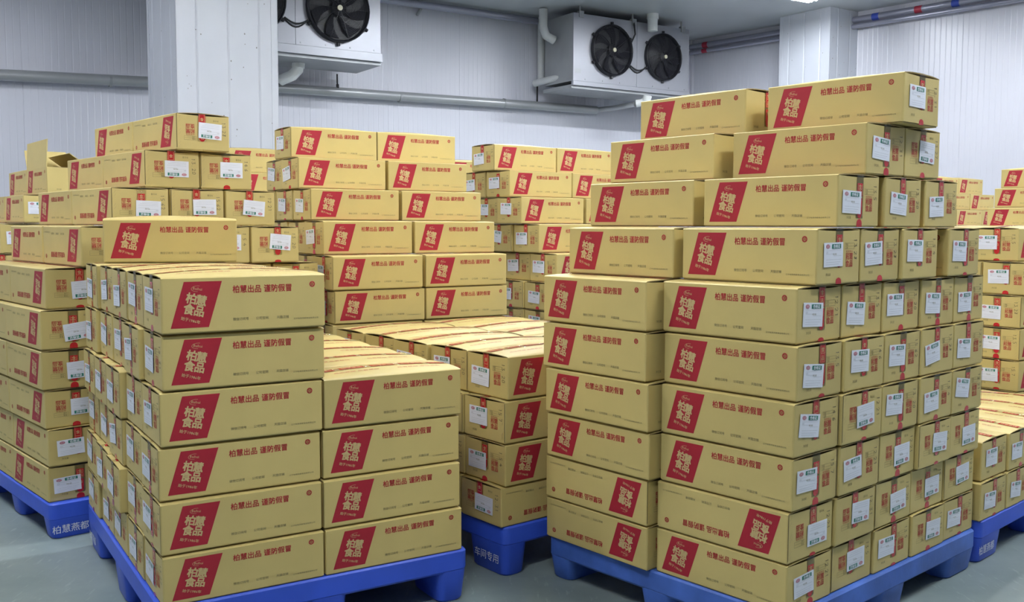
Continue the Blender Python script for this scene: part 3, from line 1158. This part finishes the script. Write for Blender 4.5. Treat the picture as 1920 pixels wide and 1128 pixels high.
root = link('drain_pipe', None, None, W3(6, .12, 2.9))
tag(root, 'long grey drain pipe running along the back wall', 'pipe')


def child(name, mb, root, smooth=True):
    o = link(name, mb.mesh(name, smooth), root)
    o.matrix_parent_inverse = root.matrix_basis.inverted()
    return o


mb = MB()
mb.tube([W3(14.5, .13, 2.60), W3(9.2, .13, 2.795), W3(6.3, .13, 2.89), W3(2.9, .13, 2.935), W3(1.9, .14, 2.94)], .056, M_pipe, 20)
child('pipe_run', mb, root)
mb = MB()
mb.tube([W3(1.9, .14, 2.94), W3(1.84, .20, 2.95), W3(1.78, .42, 2.955), W3(1.74, .78, 2.97)], .035, M_pipe, 14)
child('branch_pipe', mb, root)
for tt in (9.9, 8.2, 6.9, 4.9, 3.4):
    zz = 2.94 - .031 * max(tt - 3, 0) + (.006 * max(tt - 3, 0))
    mb = MB()
    c_ = W3(tt, .13, 2.795 + (9.2 - tt) * .0235)
    mb.tube([W3(tt + .012, .13, c_.z), W3(tt - .012, .13, c_.z)], .062, M_steeldark, 20)
    mb.tube([W3(tt, .01, c_.z - .01), W3(tt, .09, c_.z)], .01, M_steeldark, 8)
    child('pipe_clamp', mb, root)

root = link('refrigerant_riser', None, None, W3(2.84, .14, 3.2))
tag(root, 'grey vertical pipe beside the right cooler dropping from the ceiling', 'pipe')
mb = MB()
mb.tube([W3(2.84, .16, 3.26), W3(2.84, .16, 4.08)], .05, M_insul, 16)
child('riser', mb, root)
mb = MB()
mb.tube([W3(2.97, .2, 3.21), W3(2.9, .45, 3.235), W3(2.78, .9, 3.26)], .045, M_insul, 14)
child('sleeve', mb, root)
mb = MB()
mb.tube([W3(2.86, .10, 3.2), W3(2.86, .10, 2.97)], .012, M_rubber, 8)
child('drip_hose', mb, root)

root = link('insulated_pipe_bend', None, None, W3(2.75, .5, 3.9))
tag(root, 'pale insulated pipe bend at the left end of right cooler', 'pipe')
mb = MB()
mb.tube([W3(3.08, .55, 4.09), W3(3.08, .55, 3.86), W3(3.04, .56, 3.76), W3(2.93, .58, 3.71)], .055, M_insul, 14)
child('bend', mb, root)


def fan(root, t_, off, z, r):
    """axial fan on the cooler front: shroud ring, wire guard, hub and blades"""
    c = W3(t_, off, z)
    ex = Vector((-T1.x, -T1.y, 0))
    ey = Vector((0, 0, 1))
    en = Vector((N1.x, N1.y, 0))

    def P(a, rad, d=0.0):
        return c + ex * (rad * math.cos(a)) + ey * (rad * math.sin(a)) + en * d
    f_ = link('fan', None, root)
    f_.matrix_parent_inverse = root.matrix_basis.inverted()
    f_.location = c
    inv = Matrix.Translation(-c)

    def sub(name, mb, smooth=True):
        o = link(name, mb.mesh(name, smooth), f_)
        o.matrix_parent_inverse = inv
        return o
    n = 36
    mb = MB()
    prof = [(1.03, 0), (1.03, .055), (1.0, .065), (.96, .05), (.955, 0)]
    vs = [P(2 * math.pi * k / n, r * a, b) for k in range(n) for a, b in prof]
    q = len(prof)
    mb.add(vs, [(k * q + i, ((k + 1) % n) * q + i, ((k + 1) % n) * q + i + 1, k * q + i + 1) for k in range(n) for i in range(q - 1)], M_black)
    for k in range(6):
        a = math.radians(30 + 60 * k)
        mb.tube([P(a, r * 1.0, .02), P(a, r * 1.13, .02)], .02, M_black, 8)
    sub('shroud', mb)
    mb = MB()
    mb.poly([P(2 * math.pi * k / n, r * .96, .004) for k in range(n)], M_black)
    sub('throat', mb, False)
    for k in range(7):
        mb = MB()
        a0 = 2 * math.pi * k / 7 + .3
        pts1, pts2 = [], []
        for i in range(6):
            rad = r * (.2 + .72 * i / 5)
            sweep = .35 * (i / 5) ** 1.5
            wd = .22 + .14 * (i / 5)
            pts1.append(P(a0 + sweep, rad, .036))
            pts2.append(P(a0 + sweep + wd * 1.5, rad, .012))
        vs = pts1 + pts2
        mb.add(vs, [(i, i + 1, 6 + i + 1, 6 + i) for i in range(5)], M_blade)
        sub('blade', mb)
    mb = MB()
    mb.tube([P(0, 0, .01), P(0, 0, .05)], r * .24, M_blade, 20)
    mb.tube([P(0, 0, .06), P(0, 0, .082)], r * .085, M_hub, 12)
    sub('hub', mb)
    mb = MB()
    for rad in [.12 + .045 * i_ for i_ in range(19)]:
        mb.tube([P(2 * math.pi * k / 28, r * rad, .078 - .02 * rad ** 2) for k in range(29)], .0022, M_black, 4, cap=False)
    for k in range(10):
        a = 2 * math.pi * k / 10
        mb.tube([P(a, r * .1, .078), P(a, r * .6, .072), P(a, r * .97, .058)], .003, M_black, 4)
    sub('wire_guard', mb)
    return f_


def cooler(label, ta, tb, z0, z1, tray, off, depth, fans, side_left):
    """ta: end nearer the corner, tb: far end (t measured from the corner)"""
    c = W3((ta + tb) / 2, off - depth / 2, z0)
    root = link('evaporator_cooler', None, None, c)
    tag(root, label, 'cooler', 'ceiling hung evaporator coolers')

    def bx(mb, t0, t1, o0, o1, za, zb, m):
        vs = [W3(t, o, z) for z in (za, zb) for t, o in ((t0, o0), (t1, o0), (t1, o1), (t0, o1))]
        mb.add(vs, [(0, 1, 2, 3), (7, 6, 5, 4), (0, 4, 5, 1), (1, 5, 6, 2), (2, 6, 7, 3), (3, 7, 4, 0)], m)
    # front panels: one per fan, with small joints
    edges = [ta] + [(fans[i][0] + fans[i + 1][0]) / 2 for i in range(len(fans) - 1)] + [tb]
    mb = MB()
    bx(mb, ta + .003, tb - .003, off - depth, off - .016, z0, z1, M_steeldark)
    child('casing', mb, root, False)
    for a, b in zip(edges, edges[1:]):
        mb = MB()
        bx(mb, a + .002, b - .002, off - .016, off, z0 + .002, z1, M_steel)
        child('front_panel', mb, root, False)
    # drip tray with upright lip and sloping bottom
    mb = MB()
    bx(mb, ta - .01, tb + .01, off - .02, off + .02, tray, z0 - .004, M_steel)
    bx(mb, ta - .01, tb + .01, off - depth - .02, off - .02, tray - .035, tray + .01, M_steeldark)
    child('drip_tray', mb, root, False)
    mb = MB()
    k = ta + .08
    while k < tb:
        mb.tube([W3(k, off - .002, z0 + .03), W3(k, off + .006, z0 + .03)], .008, M_steeldark, 6)
        k += .28
    child('screws', mb, root, False)['kind'] = 'stuff'
    for e in (ta + .12, (ta + tb) / 2, tb - .12):
        mb = MB()
        bx(mb, e - .035, e + .035, off - .04, off + .012, z1 - .05, z1 + .03, M_steeldark)
        mb.tube([W3(e, off - .03, z1), W3(e, off - .03, CEIL)], .012, M_steeldark, 8)
        child('hanger', mb, root, False)
    for (tf, zf, rf) in fans:
        fan(root, tf, off, zf, rf)
    for i in range(len(fans) - 1):
        (t0, z_, r_), (t1, _, _) = fans[i], fans[i + 1]
        for dz, sag in ((0, .05), (.03, .08)):
            mb = MB()
            a, b = t0 + r_ * .98, t1 - r_ * .98
            mb.tube([W3(a + (b - a) * k / 8, off + .03 - dz, z_ - .16 - sag * math.sin(math.pi * k / 8)) for k in range(9)], .010, M_rubber, 6)
            child('cable', mb, root)
    return root


c2 = cooler('two fan cooler hung by the far corner above the front right pallet', .95, 2.90, 3.165, 4.0, 3.11, .95, .62,
            [(1.435, 3.585, .30), (2.30, 3.588, .315)], True)
mb = MB()
p = W3(2.83, .955, 3.29)
for_pts = [W3(2.88, .953, 3.26), W3(2.78, .953, 3.26), W3(2.78, .953, 3.32), W3(2.88, .953, 3.32)]
mb.poly(for_pts, M_steeldark)
child('nameplate', mb, c2, False)
mb = MB()
mb.tube([W3(1.98, .97, 3.72), W3(1.93, .985, 3.83), W3(1.94, .975, 3.95), W3(1.9, .9, 4.05)], .012, M_rubber, 6)
child('supply_cable', mb, c2)
cooler('large fan cooler right of the left white column', 5.56, 7.56, 3.225, 4.02, 3.135, 1.0, .66,
       [(6.065, 3.645, .345), (7.0, 3.645, .345)], False)


def pvc_elbow(name, pts, r, lab):
    o = link(name, None, None, pts[0])
    tag(o, lab, 'pipe fitting')
    mb = MB()
    mb.tube(pts, r, M_pvc, 16)
    child('elbow_body', mb, o)
    mb = MB()
    d = (pts[1] - pts[0]).normalized()
    mb.tube([pts[0] - d * .01, pts[0] + d * .06], r * 1.16, M_pvc, 16)
    child('socket_collar', mb, o)
    return o


pvc_elbow('drain_elbow', [W3(1.66, .93, 3.062), W3(1.66, .91, 3.02), W3(1.69, .86, 2.985), W3(1.74, .80, 2.975)], .050, 'white plastic drain elbow under the right cooler')
pvc_elbow('drain_elbow', [W3(6.36, .62, 3.11), W3(6.37, .62, 3.03), W3(6.42, .58, 2.97), W3(6.50, .45, 2.93)], .06, 'white plastic drain elbow beside the left white column')
pvc_elbow('pipe_stub', [Vector((1.82, 12.88, 4.09)), Vector((1.82, 12.88, 3.95)), Vector((1.82, 12.88, 3.88))], .066, 'short white plastic pipe stub hanging from the ceiling')
root = link('drain_hose', None, None, W3(5.7, .3, 3.0))
tag(root, 'thin black hose hanging under the left cooler', 'hose')
mb = MB()
mb.tube([W3(5.72, .16, 3.10), W3(5.715, .15, 3.0), W3(5.71, .15, 2.96)], .009, M_rubber, 8)
child('hose', mb, root)
mb = MB()
mb.tube([W3(5.712, .15, 2.985), W3(5.71, .15, 2.935)], .017, M_rubber, 8)
child('hose_tip', mb, root)

# ceiling line conduits along the right wall, and a pipe along the back wall ceiling
for k, (off, z, rad, lab) in enumerate(((.10, 3.985, .042, 'upper grey conduit along the right wall ceiling'),
                                        (.12, 3.90, .030, 'lower thin conduit along the right wall ceiling'))):
    root = link('wall_conduit', None, None, V3(4, off, z))
    tag(root, lab, 'pipe', 'right wall conduits')
    mb = MB()
    mb.tube([V3(.05, off, z), V3(12, off, z)], rad, M_conduit, 14)
    child('conduit_run', mb, root)
    for tt, m in ((.28, M_bandred), (2.9, M_bandblue), (3.45, M_bandred), (3.9, M_bandblue)):
        if k == 0 or tt == .28:
            mb = MB()
            mb.tube([V3(tt, off, z), V3(tt + .09, off, z)], rad * 1.05, m, 14)
            child('colour_band', mb, root)
root = link('ceiling_conduit', None, None, W3(5, .12, 4.02))
tag(root, 'grey conduit under the ceiling along the back wall', 'pipe')
mb = MB()
mb.tube([W3(2.9, .14, 4.03), W3(9, .14, 4.03)], .045, M_conduit, 14)
child('conduit_run', mb, root)
for tt in (4.6, 6.6):
    mb = MB()
    mb.tube([W3(tt, .02, 3.93), W3(tt, .12, 3.99)], .02, M_steeldark, 8)
    child('conduit_bracket', mb, root)

# ------------------------------------------------------------------ ceiling lamps (all but one hang above the frame)
LAMPS = []
for a in (2.12, 5.3, 8.5, 11.7):
    for b in (3.15, 6.6, 10.0, 13.4):
        LAMPS.append((a, b))
OFF = {3, 7, 8, 11, 15}        # tubes that are not switched on
for i, (a, b) in enumerate(LAMPS):
    p = CORNER + T1 * a + T2 * b
    root = link('tube_lamp', None, None, (p.x, p.y, CEIL - .16), TA)
    tag(root, 'twin tube ceiling lamp in row %s from the back wall, place %s' % (ORD[i % 4 + 1] if i % 4 else 'first', ORD[i // 4 + 1] if i // 4 else 'first'), 'lamp', 'ceiling tube lamps')
    mb = MB()
    mb.box((-.62, -.06, .06), (.62, .06, .10), M_lamp)
    for sy in (-1, 1):          # reflector skirts, added to keep lamp light off the upper walls
        mb.add([(x_, sy * y_, z_) for x_ in (-.62, .62) for y_, z_ in ((.06, .06), (.09, .020), (.093, .022), (.063, .064))],
               [(0, 1, 5, 4), (1, 2, 6, 5), (2, 3, 7, 6), (3, 0, 4, 7), (0, 3, 2, 1), (4, 5, 6, 7)], M_lamp)
    link('housing', mb.mesh('lamp_housing'), root)
    for e in (-.5, .5):
        mb = MB()
        mb.tube([(e, 0, .10), (e, 0, .158)], .008, M_lamp, 8)
        link('hanger', mb.mesh('lamp_hanger'), root)
    for sy in (-.035, .035):
        mb = MB()
        mb.tube([(-.6, sy, .035), (.6, sy, .035)], .016, M_tubeoff if i in OFF else M_tube, 10)
        link('tube', mb.mesh('lamp_tube', True), root)
